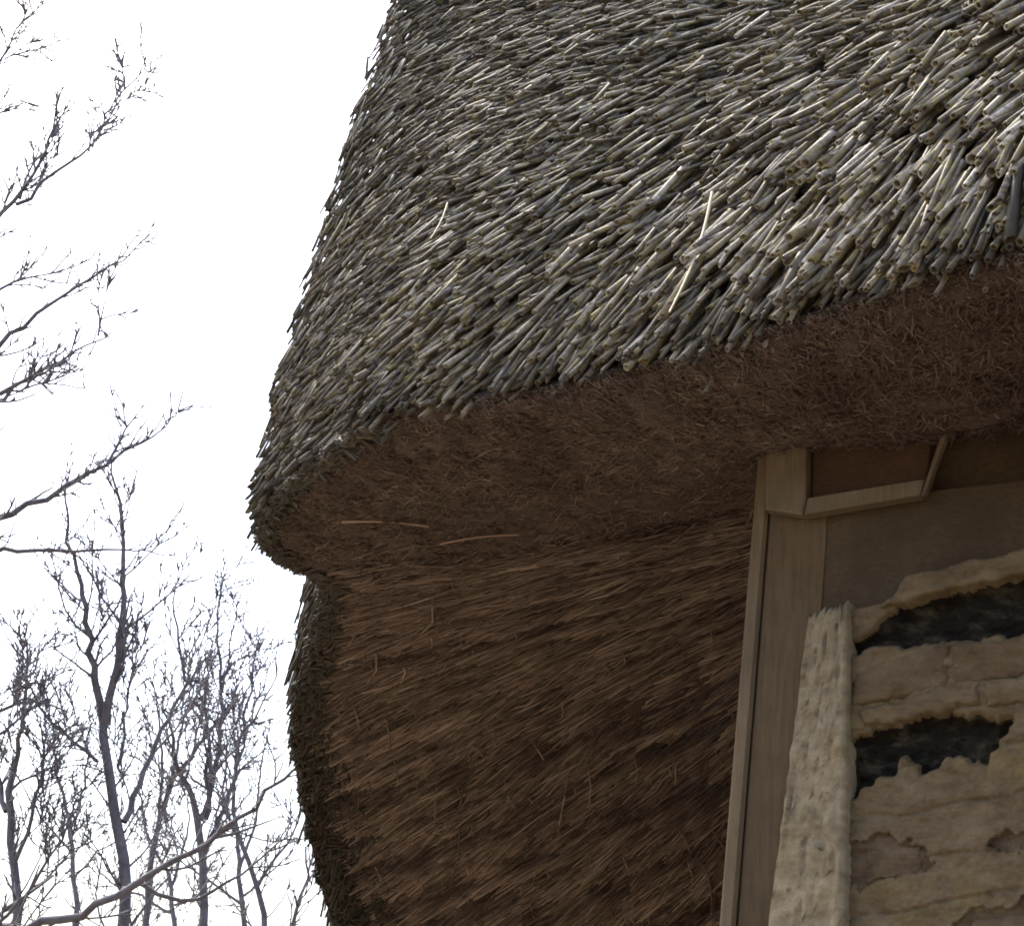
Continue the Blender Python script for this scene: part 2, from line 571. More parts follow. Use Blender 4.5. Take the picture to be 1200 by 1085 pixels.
# ---- straw on the underside
def straws(P0, axis, length, rad, tone, dark, bend, name):
    n = len(P0)
    seg = 1 if name == 'eaves_straw' else 2
    nvs = 3 * seg + 3
    ref = np.tile([0.31, 0.17, 0.85], (n, 1))
    x = unit(np.cross(axis, ref)); y = np.cross(axis, x)
    a = np.arange(3) * 2 * math.pi / 3
    V = np.zeros((n, nvs, 3))
    for ri, f in enumerate((-.5, 0, .5) if seg == 2 else (-.5, .5)):
        for i in range(3):
            V[:, ri * 3 + i] = (P0 + axis * (length * f)[:, None] + x * ((math.cos(a[i]) * rad) + (bend * (1 if ri == 1 and seg == 2 else 0)))[:, None]
                                + y * (math.sin(a[i]) * rad)[:, None])
    q = np.array([(ri * 3 + i, ri * 3 + (i + 1) % 3, ri * 3 + 3 + (i + 1) % 3, ri * 3 + 3 + i) for ri in range(seg) for i in range(3)])
    t = np.array([(0, 2, 1), (3 * seg, 3 * seg + 1, 3 * seg + 2)])
    base = (np.arange(n) * nvs)[:, None, None]
    at = np.zeros((n, nvs, 4)); at[..., 0] = tone[:, None]; at[..., 1] = dark[:, None]; at[..., 3] = 1
    me = fast_mesh(name, V.reshape(-1, 3), (q[None] + base).reshape(-1, 4), (t[None] + base).reshape(-1, 3), True, at.reshape(-1, 4))
    return mesh_obj(name, me, MAT_STRAW, roof)


def under_straw(nr, kmin, kmax, smin, smax, lmin, lmax, rmin, rmax, ang, lift, cross_mix, name):
    k, s = reeds_for(nr, kmin, kmax, smin, smax)
    s = np.abs(s)
    p = under(k, s)
    tk, ts, nn = frame_at(under, k, np.clip(s, .01, .98), UNDERSIDE)
    n = len(k)
    ts = unit(ts - tk * np.interp(k, [5.0, 7.5, 13], [0, .62, .55])[:, None])
    d = np.where((rng.uniform(0, 1, n) < cross_mix)[:, None], tk, ts)
    d = d - (d * nn).sum(1)[:, None] * nn
    d = unit(d)
    side = np.cross(nn, d)
    wob = vnoise(p, 5.0, 9.0) * .35
    d = unit(d + side * (wob + rng.normal(0, ang, n))[:, None] + nn * rng.normal(0, lift, n)[:, None])
    grv = np.array([noise.noise(Vector((a_ * 16 + b_ * 4.5, b_ * 2.0, 3.0))) for a_, b_ in zip(k, s)])
    P0 = p + nn * (rng.uniform(-.004, .006, n) + .008 * vnoise(p, 11, 0) + .009 * vnoise(p, 45, 31) * (k < 7.6) + .019 * grv * np.clip((k - 5.5) / 2, 0, 1))[:, None]
    tone = np.clip(rng.beta(2.5, 2.8, n) + .22 * vnoise(p, 8, 5) + np.interp(k, [6, 8.5, 10.5], [0, .12, .32]), 0, 1)  # tone rises along the far soffit: bounced light put into the straw colour
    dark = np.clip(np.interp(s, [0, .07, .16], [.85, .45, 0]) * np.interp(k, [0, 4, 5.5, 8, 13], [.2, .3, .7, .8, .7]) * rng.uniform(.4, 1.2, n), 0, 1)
    L_ = rng.uniform(lmin, lmax, n) * np.clip(.25 + s * 2.2, .25, 1)
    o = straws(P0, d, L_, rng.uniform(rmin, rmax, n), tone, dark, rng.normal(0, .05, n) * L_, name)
    tag(o, kind='stuff')
    return o


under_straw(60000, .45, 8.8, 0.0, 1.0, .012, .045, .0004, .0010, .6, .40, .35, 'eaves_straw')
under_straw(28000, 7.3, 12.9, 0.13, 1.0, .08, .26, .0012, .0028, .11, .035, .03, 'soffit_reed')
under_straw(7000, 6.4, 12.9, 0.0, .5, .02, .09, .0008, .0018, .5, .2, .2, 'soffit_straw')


# ------------------------------------------------------------------ wall coordinates: a along the wall, n outwards, z up
WO = np.array([.39, 2.407, 0]); WA = np.array([.869, -.494, 0]); WN = np.array([-.494, -.869, 0])


def W(a, n, z):
    return WO + WA * a + WN * n + np.array([0, 0, z])


def prism(name, pts, n0, n1, mat, parent, bev=.004, rough=.0):
    """outline in (a, z) at depth n0..n1 with a chamfered front edge and slightly uneven grain"""
    pts = np.array(pts, float)
    c = pts.mean(0)
    ins = pts + unit(c - pts) * bev * 1.3
    V = []
    rings = [(pts, n0), (pts, n1 - bev), (ins, n1)]
    m_ = len(pts)
    for ps, nn_ in rings:
        for a_, z_ in ps:
            V.append(W(a_, nn_, z_))
    q = [(r * m_ + i, r * m_ + (i + 1) % m_, (r + 1) * m_ + (i + 1) % m_, (r + 1) * m_ + i) for r in range(2) for i in range(m_)]
    me = bpy.data.meshes.new(name)
    f = [tuple(x) for x in q] + [tuple(range(2 * m_, 3 * m_)), tuple(reversed(range(m_)))]
    org = np.mean(V, axis=0)
    me.from_pydata([tuple(v - org) for v in np.array(V)], [], f)
    me.update()
    o = bpy.data.objects.new(name, me)
    me.materials.append(mat)
    col.objects.link(o)
    o.location = org - np.array(parent.location)
    o.parent = parent
    return o


# ------------------------------------------------------------------ timber frame
frame = empty('timber_frame', tuple(W(.05, -.05, 0)))
tag(frame, 'weathered brown oak corner post and beam tucked under the thatch', 'timber frame')


def lean(z, a0):
    return a0 - (2.614 - z) * .053


def swept(name, sec, zs, mat, parent, da=lambda z: 0):
    """section [(a,n)...] swept up z with a small unevenness"""
    m_ = len(sec)
    V = []
    for j, z in enumerate(zs):
        for a_, n_ in sec:
            w_ = .0022 * noise.noise(Vector((a_ * 9, n_ * 9, z * 3.1)))
            V.append(W(a_ + da(z) + w_, n_ + w_, z))
    V = np.array(V)
    q = [(r * m_ + i, r * m_ + (i + 1) % m_, (r + 1) * m_ + (i + 1) % m_, (r + 1) * m_ + i) for r in range(len(zs) - 1) for i in range(m_)]
    me = bpy.data.meshes.new(name)
    org = V.mean(0)
    me.from_pydata([tuple(v - org) for v in V], [], q + [tuple(range((len(zs) - 1) * m_, len(zs) * m_)), tuple(reversed(range(m_)))])
    me.update()
    me.materials.append(mat)
    o = bpy.data.objects.new(name, me)
    col.objects.link(o)
    o.location = org - np.array(parent.location)
    o.parent = parent
    return o


dl = lambda z: -(2.614 - z) * .053
swept('post', [(-.004, -.12), (-.004, -.016), (.012, 0.0), (.10, 0.0), (.10, -.12)], np.linspace(0, 2.72, 30), MAT_OAK, frame, dl)
swept('corner_bead', [(-.016, -.05), (-.018, -.004), (-.012, .006), (.004, .008), (.0085, .002), (-.002, -.014)], np.linspace(0.02, 2.66, 30), MAT_BEAD, frame, dl)
prism('beam', [(.060, 2.30), (1.3, 2.33), (1.3, 2.545), (.060, 2.535)], -.10, -.0015, MAT_OAKH, frame, .0015)
prism('upper_beam', [(.205, 2.548), (1.3, 2.55), (1.3, 2.70), (.205, 2.70)], -.12, -.045, MAT_OAKH, frame, .006)

box = empty('eaves_box', tuple(W(.15, .01, 2.50)))
tag(box, 'small open wooden box bracket with pale edges under the eaves', 'bracket')
prism('cheek', [(.008, 2.522), (.066, 2.508), (.071, 2.535), (.071, 2.66), (.008, 2.66)], .0075, .030, MAT_PALEW, box, .003)
prism('rail', [(.067, 2.5075), (.240, 2.520), (.246, 2.544), (.0725, 2.5335)], .0075, .028, MAT_PALEW, box, .003)
prism('panel', [(.073, 2.535), (.245, 2.5455), (.262, 2.66), (.073, 2.66)], -.03, .010, MAT_PANEL, box, .002)
prism('lit_arris', [(.2415, 2.521), (.2465, 2.521), (.298, 2.66), (.288, 2.66)], .011, .024, MAT_PALEW, box, .001)  # pale strip added as the lit right-hand arris of the box

# ------------------------------------------------------------------ stone wall
wall = empty('stone_wall', tuple(W(.3, 0, 0)))
tag(wall, 'rough limewashed rubble stone wall with dark hollows beside oak post', 'stone wall')


def block(name, quad, n_back, n_front, mat, seed, rag=.006, relief=.006, rnd=.006, nx=30, nz=16, plane=None):
    """rough stone: front grid on a 4-corner outline (a,z), rounded edges, uneven face, closed back"""
    quad = np.array(quad, float)      # bl, br, tr, tl
    V = []
    for j in range(nz + 1):
        v = j / nz
        for i in range(nx + 1):
            u_ = i / nx
            p2 = (quad[0] * (1 - u_) + quad[1] * u_) * (1 - v) + (quad[3] * (1 - u_) + quad[2] * u_) * v
            e = min(u_, 1 - u_) * np.linalg.norm(quad[1] - quad[0]), min(v, 1 - v) * np.linalg.norm(quad[3] - quad[0])
            ed = min(e)
            nb = Vector((p2[0] * 26 + seed * 7.1, p2[1] * 26, seed * 3.3))
            nv_ = noise.noise_vector(nb) * rag + noise.noise_vector(nb * 2.7) * rag * .6 + noise.noise_vector(nb * 7.3) * rag * .4
            dep = n_front - rnd * max(0, 1 - ed / rnd) ** 2
            dep += relief * (noise.noise(Vector((p2[0] * 17, p2[1] * 30, seed))) + .5 * noise.noise(Vector((p2[0] * 60, p2[1] * 90, seed))) + .25 * noise.noise(Vector((p2[0] * 150, p2[1] * 190, seed))))
            aa, zz = p2[0] + nv_[0], p2[1] + nv_[1]
            if plane: aa, dep = plane(aa, zz, dep)
            V.append(W(aa, dep, zz))
    w_ = nx + 1
    f = [(j * w_ + i, j * w_ + i + 1, (j + 1) * w_ + i + 1, (j + 1) * w_ + i) for j in range(nz) for i in range(nx)]
    ring = [i for i in range(w_)] + [j * w_ + nx for j in range(1, nz + 1)] + [nz * w_ + i for i in range(nx - 1, -1, -1)] + [j * w_ for j in range(nz - 1, 0, -1)]
    b0 = len(V)
    for r_i in ring:
        p3 = V[r_i]
        dn = (p3 - WO) @ WN
        V.append(p3 + WN * (n_back - dn))
    m_ = len(ring)
    f += [(ring[i], b0 + i, b0 + (i + 1) % m_, ring[(i + 1) % m_]) for i in range(m_)]
    f.append(tuple(b0 + i for i in range(m_)))
    V = np.array(V)
    org = V.mean(0)
    me = bpy.data.meshes.new(name)
    me.from_pydata([tuple(v - org) for v in V], [], f)
    me.update()
    me.polygons.foreach_set('use_smooth', [True] * len(me.polygons))
    me.materials.append(mat)
    o = bpy.data.objects.new(name, me)
    col.objects.link(o)
    o.location = org - np.array(wall.location)
    o.parent = wall
    return o


# dark inner face of the wall, far back in the hollows
block('wall_core', [(.10, 0.0), (1.28, 0.0), (1.28, 2.33), (.10, 2.31)], -.12, -.05, MAT_HOLLOW, 1, .004, .008, .01, 60, 120)


# splayed quoin stones between post and wall face (a 40 degree return)
def splay(aa, zz, dep):
    # aa runs 0..1 over the splay
    edge_l = .074 - (2.36 - zz) * .118
    t = min(max(aa, 0.0), 1.0)
    return edge_l + (.152 - edge_l) * t, .004 + .066 * t ** .8 + (dep - .07)


zq = [0.0, .62, 1.22, 1.78, 2.352]
for i in range(len(zq) - 1):
    g_ = .004
    mq = MAT_LIME
    nzq = 70 if i >= 3 else 24
    block('quoin_stone', [(.0, zq[i] + g_ * .3), (1.0, zq[i] + g_ * .3), (1.0, zq[i + 1] - g_ * .3), (.0, zq[i + 1] - g_ * .3)],
          -.09, .084, mq, 20 + i * 1.7, .012, .008, .008, 20, nzq, splay)

# weathered lime face of the wall with two ragged hollows and shallow brown breaks
HOLLOWS = [[(.194, 2.329), (.23, 2.354), (.3, 2.361), (.403, 2.374), (.52, 2.376), (.56, 2.34), (.4, 2.299), (.276, 2.292), (.194, 2.293), (.143, 2.276), (.139, 2.292), (.17, 2.303)],
           [(.140, 2.151), (.17, 2.168), (.217, 2.18), (.263, 2.194), (.309, 2.187), (.366, 2.178), (.35, 2.152), (.335, 2.125), (.285, 2.138), (.257, 2.11), (.228, 2.139), (.2, 2.111), (.150, 2.084)]]
BREAKS = [[(.147, 2.021), (.2, 2.032), (.228, 2.021), (.259, 2.01), (.256, 1.985), (.205, 1.977), (.147, 1.955)],
          [(.26, 1.89), (.304, 1.933), (.389, 1.948), (.52, 1.95), (.55, 1.90), (.387, 1.88)],
          [(.333, 2.015), (.36, 2.031), (.44, 2.040), (.45, 2.02), (.391, 2.012), (.349, 2.006)]]


def inside(poly, x, y):
    c_ = np.zeros(x.shape, bool)
    m_ = len(poly)
    for q_ in range(m_):
        (x0, y0), (x1, y1) = poly[q_], poly[q_ - 1]
        hit = ((y0 > y) != (y1 > y)) & (x < (x1 - x0) * (y - y0) / (y1 - y0 + 1e-12) + x0)
        c_ ^= hit
    return c_


def ztop(a_):
    return np.interp(a_, [.10, .157, .206, .277, .393, .9, 1.3], [2.342, 2.344, 2.352, 2.392, 2.404, 2.425, 2.425])


NA, NZ = 330, 270
av, zv = np.meshgrid(np.linspace(.146, .52, NA), np.linspace(0, 1, NZ), indexing='ij')
zv = 1.845 + (ztop(av) - 1.845) * zv
G = np.stack([av, zv], -1).reshape(-1, 2)
n1 = np.array([noise.noise(Vector((x * 13, y * 24, 0))) for x, y in G])
n2_ = np.array([noise.noise(Vector((x * 45, y * 70, 5))) for x, y in G])
n3 = np.array([noise.noise(Vector((x * 130, y * 180, 9))) for x, y in G])
n4 = np.array([noise.noise(Vector((x * 60, y * 60, 17))) for x, y in G])
xx, yy = G[:, 0] + .012 * n2_ + .007 * n3, G[:, 1] + .010 * n4 + .006 * n3
dep = .062 + .005 * n1 + .0028 * n2_ + .0018 * n3
crs = np.abs(((G[:, 1] - .17 * (G[:, 0] - .15) + .012 * n1) / .062) % 1.0 - .5) * 2      # faint course joints
dep -= .004 * np.clip((crs - .86) / .14, 0, 1)
hole = np.zeros(len(G), bool)
brk = np.zeros(len(G), bool)
for pl_ in HOLLOWS: hole |= inside(pl_, xx, yy)
for pl_ in BREAKS: brk |= inside(pl_, xx, yy)
soft = hole.astype(float).reshape(NA, NZ)
for _ in range(9):
    soft[1:-1, 1:-1] = (soft[1:-1, 1:-1] * 2 + soft[:-2, 1:-1] + soft[2:, 1:-1] + soft[1:-1, :-2] + soft[1:-1, 2:]) / 6
soft = soft.reshape(-1)
dep[brk] = .056 + .004 * n2_[brk] + .002 * n3[brk]
dep = dep * (1 - soft) + soft * (.034 + .008 * n2_ + .004 * n3)
FV = WO + G[:, :1] * WA + dep[:, None] * WN + np.concatenate([np.zeros((len(G), 2)), G[:, 1:]], 1)
ix = np.arange(NA * NZ).reshape(NA, NZ)
fq = np.stack([ix[:-1, :-1], ix[1:, :-1], ix[1:, 1:], ix[:-1, 1:]], -1).reshape(-1, 4)
fm = fast_mesh('lime_face', FV, fq)
fm.materials.append(MAT_TAN); fm.materials.append(MAT_HOLLOW); fm.materials.append(MAT_BROWN)
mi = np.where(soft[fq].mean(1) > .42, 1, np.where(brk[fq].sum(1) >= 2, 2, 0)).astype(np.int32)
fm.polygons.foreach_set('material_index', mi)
link(bpy.data.objects.new('lime_face', fm), wall)

# stones that stand out of the lime face, in courses that rise to the right (a, z corners: bl br tr tl)
stones = [
    ([(.196, 2.343), (.40, 2.379), (.40, 2.410), (.232, 2.386)], .074, MAT_TAN),
    ([(.404, 2.380), (.80, 2.388), (.80, 2.430), (.404, 2.411)], .068, MAT_TAN),
    ([(.152, 2.203), (.290, 2.226), (.292, 2.283), (.152, 2.262)], .065, MAT_BROWN),
    ([(.293, 2.227), (.45, 2.245), (.45, 2.296), (.295, 2.284)], .065, MAT_BROWN),
    ([(.454, 2.246), (.78, 2.26), (.78, 2.32), (.454, 2.297)], .068, MAT_TAN),
    ([(.170, 2.176), (.330, 2.202), (.330, 2.230), (.160, 2.199)], .068, MAT_TAN),
    ([(.335, 2.196), (.60, 2.205), (.60, 2.243), (.335, 2.231)], .067, MAT_TAN),
    ([(.172, 1.965), (.250, 1.984), (.246, 2.016), (.168, 2.012)], .059, MAT_BROWN),
    ([(.300, 1.892), (.43, 1.905), (.43, 1.940), (.312, 1.926)], .059, MAT_BROWN),
    ([(.385, 2.085), (.58, 2.10), (.58, 2.18), (.392, 2.165)], .069, MAT_TAN),
]
for i, (qd, nf, mt) in enumerate(stones):
    block('stone', qd, -.03, nf, mt, 50 + i * 2.3, .005, .004, .006, 44, 18)
# courses below the picture and further along, down to the ground
z = 0.0
row = 0
while z < 1.84:
    hh = .115 + .05 * random.random()
    if z + hh > 1.78: hh = 1.850 - z
    a = .150
    while a < 1.26:
        ww = .16 + .2 * random.random()
        if a + ww > 1.18: ww = 1.27 - a
        block('stone', [(a, z + .004), (a + ww - .006, z + .004), (a + ww - .006, z + hh), (a, z + hh)], -.06, .066 + .008 * random.random(), random.choice([MAT_TAN, MAT_BROWN, MAT_LIME]), row * 3.7 + a * 9, nx=10, nz=8)
        a += ww
    z += hh
    row += 1
for (a0, a1) in ((.455, .63), (.63, .80), (.80, 1.04), (1.04, 1.27)):
    z = 1.88
    while z < 2.36:
        hh = .10 if z < 2.25 else .13
        block('stone', [(a0 + .06, z + .004), (a1 + .05, z + .004), (a1 + .05, z + hh), (a0 + .06, z + hh)], -.06, .068, random.choice([MAT_TAN, MAT_BROWN]), z * 31 + a0, nx=10, nz=8)
        z += hh
# side wall of the cottage running back from the corner post
rw = empty('side_wall', (.60, 3.6, 0))
tag(rw, 'limewashed side wall running back behind the oak post', 'wall')
sv_, sq_ = [], []
A0, A1 = np.array([.375, 2.53]), np.array([1.33, 6.3])
dirn = unit(A1 - A0); nl = np.array([-dirn[1], dirn[0]])
for j in range(25):
    for i in range(61):
        p2 = A0 * (1 - i / 60) + A1 * i / 60
        z_ = j / 24 * (float(np.interp(p2[1], [2.5, 2.9, 3.5, 4.0, 4.6, 5.2, 6.0, 6.4], [2.67, 2.75, 2.88, 2.95, 2.955, 2.72, 2.13, 2.0])) + .012)
        dd = .012 * noise.noise(Vector((p2[0] * 5, p2[1] * 5, z_ * 5))) - .06
        sv_.append((p2[0] + nl[0] * dd, p2[1] + nl[1] * dd, z_))
for j in range(24):
    for i in range(60):
        sq_.append((j * 61 + i + 1, j * 61 + i, (j + 1) * 61 + i, (j + 1) * 61 + i + 1))
nb_ = len(sv_)
sv_ += [(x + .25 * dirn[1], y - .25 * dirn[0], z_) for x, y, z_ in sv_]
sq_ += [tuple(nb_ + v for v in reversed(f_)) for f_ in sq_[:24 * 60]]
for a_, b_ in [(i, i + 1) for i in range(60)]:
    sq_.append((24 * 61 + a_, 24 * 61 + b_, nb_ + 24 * 61 + b_, nb_ + 24 * 61 + a_)); sq_.append((b_, a_, nb_ + a_, nb_ + b_))
for j in range(24):
    sq_.append((j * 61, (j + 1) * 61, nb_ + (j + 1) * 61, nb_ + j * 61)); sq_.append(((j + 1) * 61 + 60, j * 61 + 60, nb_ + j * 61 + 60, nb_ + (j + 1) * 61 + 60))
mesh_obj('limewash', fast_mesh('limewash', sv_, sq_), MAT_TAN, rw)


# ------------------------------------------------------------------ loose pale straws
def straw_obj(name, p0, p1, r, label=None):
    p0, p1 = np.array(p0), np.array(p1)
    ax = unit(p1 - p0)
    x = unit(np.cross(ax, [0.2, 0.9, 0.3])); y = np.cross(ax, x)
    V, n_ = [], 7
    for j in range(n_):
        f_ = j / (n_ - 1)
        c_ = p0 * (1 - f_) + p1 * f_ + x * .03 * np.linalg.norm(p1 - p0) * math.sin(f_ * math.pi)
        rr = r * (1 - .4 * f_)
        for i in range(5):
            V.append(c_ + x * rr * math.cos(i * 1.2566) + y * rr * math.sin(i * 1.2566))
    q_ = [(j * 5 + i, j * 5 + (i + 1) % 5, (j + 1) * 5 + (i + 1) % 5, (j + 1) * 5 + i) for j in range(n_ - 1) for i in range(5)]
    o = mesh_obj(name, fast_mesh(name, V, q_), MAT_PALE, roof)
    if label: o['label'] = label
    return o


def on_top(k_, s_, lift_):
    k_, s_ = np.array([k_]), np.array([s_])
    return (top(k_, s_) + frame_at(top, k_, np.clip(s_, .01, .9), TOPSIDE)[2] * lift_)[0]


def on_under(k_, s_, lift_):
    k_, s_ = np.array([k_]), np.array([s_])
    return (under(k_, s_) + frame_at(under, k_, np.clip(s_, .01, .9), UNDERSIDE)[2] * lift_)[0]


straw_obj('loose_straw', on_top(2.35, .251, .032), on_top(2.30, .055, .032), .0026, 'long pale straw lying loose across the reeds')
straw_obj('loose_straw', on_top(4.25, .36, .03), on_top(4.22, .30, .03), .0016)
straw_obj('loose_straw', on_top(3.18, .53, .03), on_top(3.23, .506, .03), .0022)
for a_, b_, r_ in (((5.85, .271), (6.14, .479), .0030), ((6.56, .471), (6.59, .617), .0024), ((7.97, .173), (7.98, .281), .0026)):
    o = straw_obj('loose_straw', on_under(*a_, .012), on_under(*b_, .012), r_)
    o.data.materials[0] = MAT_PINK

# ------------------------------------------------------------------ bare trees
def tube(poly, rads, sides, V, Q):
    poly = np.array(poly, float)
    n_ = len(poly)
    tang = unit(np.gradient(poly, axis=0))
    ref = np.array([.33, .71, .62])
    b0 = len(V)
    for j in range(n_):
        x = unit(np.cross(tang[j], ref)); y = np.cross(tang[j], x)
        for i in range(sides):
            t_ = i * 2 * math.pi / sides
            V.append(poly[j] + (x * math.cos(t_) + y * math.sin(t_)) * rads[j])
    for j in range(n_ - 1):
        for i in range(sides):
            Q.append((b0 + j * sides + i, b0 + j * sides + (i + 1) % sides, b0 + (j + 1) * sides + (i + 1) % sides, b0 + (j + 1) * sides + i))


def smooth_poly(pts, step, jit):
    pts = np.array(pts, float)
    seg = np.concatenate([[0], np.cumsum(np.linalg.norm(np.diff(pts, axis=0), axis=1))])
    n_ = max(4, int(seg[-1] / step))
    tt = np.linspace(0, seg[-1], n_)
    out = np.stack([np.interp(tt, seg, pts[:, i]) for i in range(3)], 1)
    # soften corners and add the crooked growth of winter wood
    for _ in range(2):
        out[1:-1] = out[1:-1] * .5 + (out[:-2] + out[2:]) * .25
    wig = rng.normal(0, jit, out.shape)
    wig[0] = 0; wig[-1] = 0
    return out + wig, seg[-1]


def twigs(poly, r_a, r_b, V, Q, depth, dens, scale):
    """side shoots along a limb"""
    seg = np.linalg.norm(np.diff(poly, axis=0), axis=1)
    tot = seg.sum()
    cnt = int(tot * dens)
    cs = np.concatenate([[0], np.cumsum(seg)])
    for _ in range(cnt):
        u_ = rng.uniform(.08, 1.0) * tot
        j = min(int(np.searchsorted(cs, u_)) - 1, len(poly) - 2); j = max(j, 0)
        f_ = (u_ - cs[j]) / max(seg[j], 1e-6)
        p_ = poly[j] * (1 - f_) + poly[j + 1] * f_
        t_ = unit(poly[j + 1] - poly[j])
        sd_ = unit(np.cross(t_, rng.normal(0, 1, 3)))
        d_ = unit(t_ * rng.uniform(.5, 1.1) + sd_ * rng.uniform(.5, 1.0) + np.array([0, 0, rng.uniform(.0, .45)]))
        L_ = scale * rng.uniform(.25, 1.0) * (1.15 - .6 * u_ / tot)
        rr = (r_a * (1 - u_ / tot) + r_b * u_ / tot) * rng.uniform(.3, .55)
        rr = min(max(rr, .0044), .02)
        m_ = 5
        pl = [p_]
        for a_ in range(m_):
            d_ = unit(d_ + rng.normal(0, .17, 3) + np.array([0, 0, .06]))
            pl.append(pl[-1] + d_ * L_ / m_)
        pl = np.array(pl)
        tube(pl, np.linspace(rr, max(rr * .5, .003), m_ + 1), 4 if rr > .005 else 3, V, Q)
        if depth > 0 and L_ > .12:
            twigs(pl, rr, rr * .4, V, Q, depth - 1, dens * 1.25, L_ * .55)


def tree(label, base, trunk, limbs, dens=4.5, scale=.8, depth=1):
    """trunk = [(point, radius)...]; limbs = list of ([points], r0, r1)"""
    root = empty('bare_tree', base)
    tag(root, label, 'tree', 'bare trees behind the cottage')
    V, Q = [], []
    pts = np.array([p_ for p_, _ in trunk]); rs = [r_ for _, r_ in trunk]
    pl, tot = smooth_poly(pts, .12, .006)
    seg = np.concatenate([[0], np.cumsum(np.linalg.norm(np.diff(pts, axis=0), axis=1))])
    rr = np.interp(np.linspace(0, seg[-1], len(pl)), seg, rs)
    tube(pl, rr, 10, V, Q)
    mesh_obj('trunk', fast_mesh('trunk', V, Q), MAT_BARK, root)
    V, Q = [], []
    top_half = pl[int(len(pl) * .5):]
    twigs(top_half, rs[-1], rs[-1] * .6, V, Q, depth, dens * .7, scale)
    for lp_, ra, rb in limbs:
        b_, t_ = smooth_poly(lp_, .07, .010)
        tube(b_, np.linspace(ra, rb, len(b_)), 7, V, Q)
        twigs(b_, ra, rb, V, Q, depth, dens, scale)
    mesh_obj('crown', fast_mesh('crown', V, Q), MAT_BARK, root)
    return root


